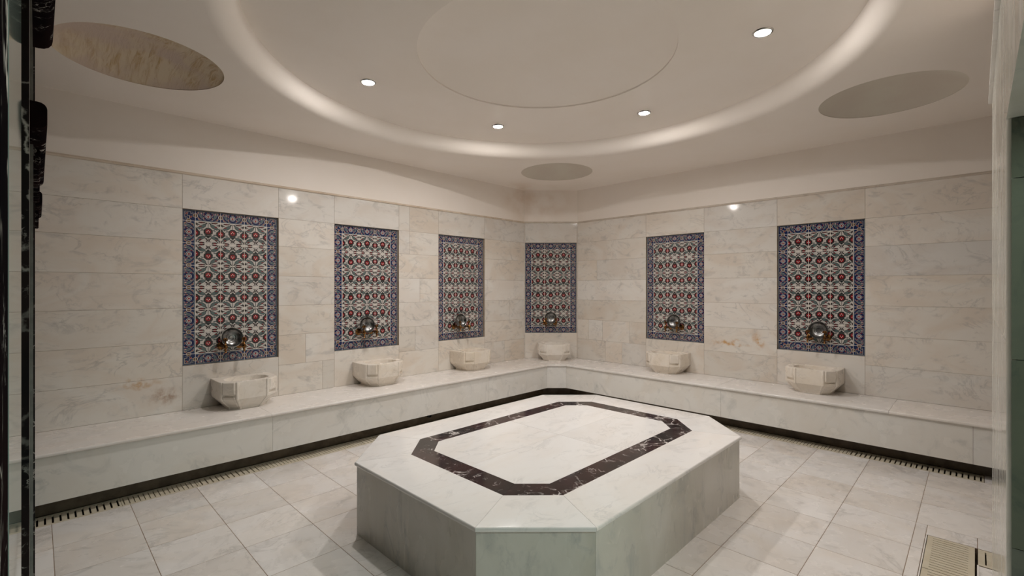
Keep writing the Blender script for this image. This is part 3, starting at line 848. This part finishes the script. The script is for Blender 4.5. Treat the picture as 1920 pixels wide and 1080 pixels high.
# ---- basins
def basin_mesh(seed):
    W2, D, H = .245, .375, .255
    half = [(.0, D), (.06, D), (.112, D), (.118, D+.006), (.131, D+.004), (.137, D-.008), (.146, D-.012), (.170, D-.035), (.194, D-.058), (.214, D-.077), (.220, D-.088), (.229, D-.088),
            (.236, D-.098), (W2-.003, D-.16), (W2, .12), (W2, .04), (W2-.003, 0)]
    half_b = [(W2-.06, 0), (.12, 0), (.06, 0)]
    pts = [(x, y) for x, y in half]+half_b+[(0, 0)]+[(-x, y) for x, y in half_b[::-1]]+[(-x, y) for x, y in half[1:][::-1]]
    N = len(pts)
    lug = set()
    for i, (x, y) in enumerate(pts):
        if .140 < abs(x) < .218 and y > D-.085 and y < D-.009: lug.add(i)
    bm = bmesh.new(); rings = []
    cyc = D*.46
    # (z, scale, lug offset, inset)
    LV = [(0, .66, 0), (.003, .675, 0), (.018, .68, 0), (.020, .70, 0), (.060, .85, 0), (.098, .985, 0), (.103, .997, 0), (.122, 1.0, -.001), (.126, 1.0, -.020), (.148, 1.0, -.004),
          (.150, 1.0, .006), (.170, 1.0, .008), (.215, 1.0, .009), (H-.007, 1.0, .008), (H-.002, .994, .005), (H, .982, .002)]
    for z, sc, lo in LV:
        ring = []
        for i, (x, y) in enumerate(pts):
            px, py = x*sc, cyc+(y-cyc)*sc
            if y < .05: py = max(y, py*.55) if sc < .99 else y
            if i in lug:
                d = Vector((math.copysign(1, x)*.7, .7)); wg = (.35+.65*(abs(x)-.14)/.075) if lo < 0 else 1.0; px += d.x*lo*wg; py += d.y*lo*wg
            ring.append(bm.verts.new((px, py, z)))
        rings.append(ring)
    # cavity
    A_, B_ = .178, .125; cy = D*.50
    def oval(k, z, dy=0):
        out = []
        for i, (x, y) in enumerate(pts):
            a = math.atan2((y-cy)/D, x/(2*W2)); ex = 2.6
            cs, sn = math.cos(a), math.sin(a)
            r = (abs(cs)**ex+abs(sn)**ex)**(-1/ex)
            out.append(bm.verts.new((A_*k*r*cs, cy+B_*k*r*sn, z)))
        return out
    for k, z in ((1.03, H-.0005), (1.0, H-.004), (.985, H-.012), (.95, H-.06), (.84, H-.10), (.60, H-.125), (.25, H-.132)): rings.append(oval(k, z))
    for a, b in zip(rings, rings[1:]):
        for i in range(N): bm.faces.new((a[i-1], a[i], b[i], b[i-1]))
    bm.faces.new(rings[0]); bm.faces.new(rings[-1])
    return to_mesh(bm, M['basin'], 14)
BM_ = basin_mesh(0)
BL = {'leftmost': 'carved pale marble basin on the left bench nearest the doorway', 'second from left': 'middle one of the three carved marble basins on the left bench',
      'third from left': 'carved marble basin on the left bench nearest the corner', 'corner': 'carved marble basin on the bench in the chamfered corner',
      'second from right': 'brown-stained carved marble basin on the right bench nearest the corner', 'rightmost': 'carved marble basin on the right bench nearest the doorway, with dark specks'}
SHORT = {'leftmost': 'the left wall tile panel nearest the doorway', 'second from left': 'the middle tile panel of the left wall', 'third from left': 'the left wall tile panel nearest the corner',
         'corner': 'the corner tile panel', 'second from right': 'the right wall tile panel nearest the corner', 'rightmost': 'the right wall tile panel nearest the doorway'}
# ---- taps (local: x along wall, y out into the room, z up; origin on the tile face)
MY = RX(-PI/2)      # turns the lathe axis to +y
def tap(parent_wall, pos, rz, label, turn):
    t_ = thing('brass_tap', label, 'tap', pos, rz, 'brass taps above the basins')
    obj('rosette', lathe([(.0, -.0), (.034, .0), (.036, .005), (.026, .010), (.014, .013), (.012, .016), (0, .016)], 20, mat=MY, cap=False), M['brass'], t_, smooth=35)
    obj('body', lathe([(.010, .010), (.011, .025), (.015, .030), (.011, .036), (.011, .105), (.016, .112), (.0175, .120), (.0175, .152), (.013, .158), (.015, .164), (.008, .172), (0, .174)], 18, mat=MY), M['brass'], t_, smooth=35)
    # spout curving down
    bm = bmesh.new(); prev = None; n = 12
    for k in range(8):
        a = k/7*PI/2*1.0
        c = Vector((0, .134+.014*math.sin(a), -.012-.040*(k/7)))
        r = .0095+(.003 if k == 7 else 0)-(.002 if k == 5 else 0)
        ring = [bm.verts.new(c+Vector((r*math.cos(2*PI*i/n), r*math.sin(2*PI*i/n), 0))) for i in range(n)]
        if prev:
            for i in range(n): bm.faces.new((prev[i-1], prev[i], ring[i], ring[i-1]))
        else: bm.faces.new(ring)
        prev = ring
    bm.faces.new(prev)
    obj('spout', bm, M['brass'], t_, smooth=40)
    obj('stem', lathe([(.009, .010), (.012, .020), (.007, .028), (.007, .044), (.010, .048), (.005, .052)], 14, mat=T(0, .138, 0)), M['brass'], t_, smooth=35)
    # tulip handle: four lobes
    bm = bmesh.new()
    for q in range(4):
        a = q*PI/2+turn
        lathe([(0, -.013), (.006, -.010), (.0085, 0), (.006, .010), (0, .013)], 10, bm=bm, mat=T(.013*math.cos(a), .138+.013*math.sin(a), .066), cap=False)
    lathe([(0, .048), (.009, .054), (.010, .066), (.006, .080), (0, .084)], 12, bm=bm, mat=T(0, .138, 0), cap=False)
    obj('handle', bm, M['brass'], t_, smooth=45)
def bowl(pos, rz, label, tilt, dull):
    t_ = thing('metal_bowl', label, 'bowl', pos, rz, 'metal bowls resting on the taps')
    mat = RX(-PI/2+tilt)
    # opening towards +y; inside of the bowl
    prof_in = [(0, .006), (.016, .006), (.020, .003), (.024, .0035), (.028, .001), (.040, .0015), (.043, .003), (.046, .0015), (.060, .004), (.078, .012), (.090, .024), (.096, .040), (.101, .044)]
    prof_out = [(.101, .044), (.1015, .0415), (.098, .039), (.092, .022), (.080, .009), (.060, .000), (0, -.002)]
    sh = T(0, 0, -.02) @ Matrix.Diagonal((.90, .90, .95, 1))
    obj('shell', lathe(prof_in+prof_out[1:], 40, mat=mat @ sh, cap=False), M['tin'], t_, smooth=30)
    obj('rim', lathe([(.0995, .0435), (.1005, .0465), (.1035, .0465), (.1045, .0435), (.1025, .041), (.0995, .0435)], 40, mat=mat @ sh, cap=False), M['chrome'], t_, smooth=40)
TURN = [.2, .6, .1, .4, .7, .3]
for i, (nm, wl, xc, where) in enumerate(FT):
    rz = math.atan2(wl.d.y, wl.d.x)+PI
    bo = {'leftmost': .055, 'second from left': .045, 'third from left': .02, 'corner': .03, 'second from right': -.01, 'rightmost': -.01}[nm]
    pos = wl.m() @ Vector((xc+bo, .004, BZ))
    b_ = link('marble_basin', BM_, None, pos, (0, 0, rz))
    tag(b_, BL[nm], 'basin', 'carved marble basins on the bench')
    face = -ND+.0005
    dx = {'leftmost': -.018, 'second from left': -.035, 'third from left': -.055, 'corner': -.01, 'second from right': .02, 'rightmost': 0}[nm]
    zt = {'leftmost': .995, 'second from left': 1.035, 'third from left': 1.017, 'corner': .998, 'second from right': 1.022, 'rightmost': 1.007}[nm]
    for s, sd in ((-1, 'left'), (1, 'right')):
        pos = wl.m() @ Vector((xc+dx+s*.077, face, zt))
        tap(wl, pos, rz, 'brass tap %s of the bowl at %s' % (sd, SHORT[nm]), TURN[i])
    pos = wl.m() @ Vector((xc+dx+(.003 if i % 2 else -.003), face+.050, zt+.0755))
    bowl(pos, rz, 'round metal bowl behind the taps at %s' % SHORT[nm], .16, i)

# ---- ceiling downlights
LROT = [(4.055, 2.245), (3.335, 3.50), (1.885, 3.50), (1.175, 2.245), (1.895, .99), (3.325, .99)]
LLAB = ['recessed round downlight, rightmost of the lit four in view', 'recessed round downlight, third from the left', 'recessed round downlight, second from the left',
        'recessed round downlight, leftmost of those in view', 'recessed round downlight over the doorway side, left', 'recessed round downlight over the doorway side, right']
# seen from the camera: (1.885,3.50) is leftmost, then (3.335,3.50), (4.055,2.245), (3.325,.99)
LLAB = {1: 'lit round downlight, second from the left, nearest the corner wall', 2: 'lit round downlight, leftmost in view, nearest the left wall', 0: 'lit round downlight, third from the left',
        5: 'lit round downlight, rightmost and largest in view', 3: 'unlit round downlight above the platform, toward the doorway side wall', 4: 'unlit round downlight nearest above the doorway'}
for i, (x, y) in enumerate(LROT):
    t_ = thing('ceiling_downlight', LLAB[i], 'downlight', (x, y, ZR), 0, 'round downlights in the raised ceiling')
    obj('trim_ring', lathe([(.047, .0), (.047, -.006), (.051, -.009), (.058, -.008), (.063, -.001), (.063, .0)], 40, cap=False), M['chrome'], t_, smooth=40)
    obj('lens', lathe([(.047, -.002), (.040, -.007), (.028, -.010), (.014, -.0115), (0, -.012)], 32, cap=False), M['lamp_off' if i in (3, 4) else 'lamp'], t_, smooth=60)

    if i not in (3, 4):
        sd = bpy.data.lights.new('downlight_beam', 'SPOT'); sd.energy = SPOT; sd.color = LAMP_COL[:3]
        sd.spot_size = math.radians(158); sd.spot_blend = 1.0; sd.shadow_soft_size = .035
        so = bpy.data.objects.new('downlight_beam', sd); C.objects.link(so); so.parent = t_; so.location = (0, 0, -.05)
# ---- dark doorway frame at the left edge
fr = thing('door_frame', 'tall black white-veined marble door frame cut by the left edge of the photo', 'door frame', (-.1, .9, 0))
F0 = Vector((-.1, .9, 0))
def fpart(name, bm, mat, smooth=None):
    bm.transform(T(*(-F0))); return obj(name, bm, mat, fr, smooth=smooth)
fpart('jamb', box(-.24, -.0070, .90, .935, 0, ZC-.001), M['black'])
fpart('outer_jamb', box(-.24, -.0058, 3.20, 3.235, 0, ZC-.001), M['black'])
def bar(x1, y0, y1, z0, z1, r):
    XI = -.0050 if y0 < 1 else -.0195
    """horizontal bar, corners on the free side rounded"""
    prof = [(XI, z0), (x1-r, z0)]
    prof += [(x1-r+r*math.sin(a), z0+r-r*math.cos(a)) for a in (PI/8, PI/4, 3*PI/8, PI/2)]
    prof += [(x1-r+r*math.cos(a), z1-r+r*math.sin(a)) for a in (0, PI/8, PI/4, 3*PI/8, PI/2)]+[(XI, z1)]
    bm = bmesh.new()
    e = r*.35
    mid = Vector((XI, (z0+z1)/2))
    R = []
    for y, k in ((y0, .9), (y0+e, 1), (y1-e, 1), (y1, .9)):
        R.append([bm.verts.new((XI+(x-XI)*(1-(1-k)*.25), y, mid.y+(z-mid.y)*(1-(1-k)))) for x, z in prof])
    for a, b in zip(R, R[1:]):
        for i in range(len(prof)): bm.faces.new((a[i-1], a[i], b[i], b[i-1]))
    bm.faces.new(R[0]); bm.faces.new(R[-1])
    return bm
def lintel(y0, y1, label):
    t_ = thing('stone_ledge', label, 'stone ledge', (0, (y0+y1)/2, 1.95), 0, 'black marble ledges at the left edge')
    o = T(0, -(y0+y1)/2, -1.95)
    bm = bar(.0205, y0, y1, 1.960, 2.036, .018); bm.transform(o); obj('upper_roll', bm, M['ledge'], t_, smooth=35)
    if y0 < 1: return
    bm = bar(.0085, y0+.25, y1+.20, 1.915, 1.959, .008); bm.transform(o); obj('lower_roll', bm, M['ledge'], t_, smooth=35)
lintel(.36, 1.20, 'rounded black marble ledge at the top left of the photo')
lintel(1.80, 2.80, 'middle one of the rounded black marble ledges along the left edge')
lintel(3.45, 4.10, 'small far black marble ledge at the left edge')
tag(obj('door_channel', box(-.0195, -.0150, 2.00, 2.02, 0, ZC-.001), M['steel']), 'narrow grey metal upright between black marble strips', 'upright')
# give the channel its visible lip
tag(obj('glass_seal', box(-.0148, -.0074, 2.00, 2.012, 0, ZC-.002), M['steel']), 'thin pale grey glass edge strip in the left doorway', 'glass edge')
gl = thing('glass_door', 'open glass door leaf folded back at the left edge', 'door', (-.02, .36, 0))
obj('pane', box(-.0, .0128, -.105, .09, .01, 2.6), M['glass'], gl)
obj('edge_strip', box(-.0, .0120, .0905, .096, .01, 2.6), M['steel'], gl)
nf = box(-.12, -.0072, .19, .245, 0, 2.7)
tag(obj('door_post', nf, M['ledge']), 'blurred near black marble post at the far left edge', 'door post')

# ---- little black drain stub under the left bench
bm = lathe([(.0, 0), (.020, 0), (.022, .004), (.022, .03), (.016, .034), (.016, .012), (0, .012)], 20, mat=T(0, .0, 0) @ RX(PI/2), cap=False)
o = link('pipe_stub', to_mesh(bm, M['rubber'], 35), None, (3.16, 4.471, .075)); tag(o, 'small black pipe end in the dark base of the left bench', 'pipe')
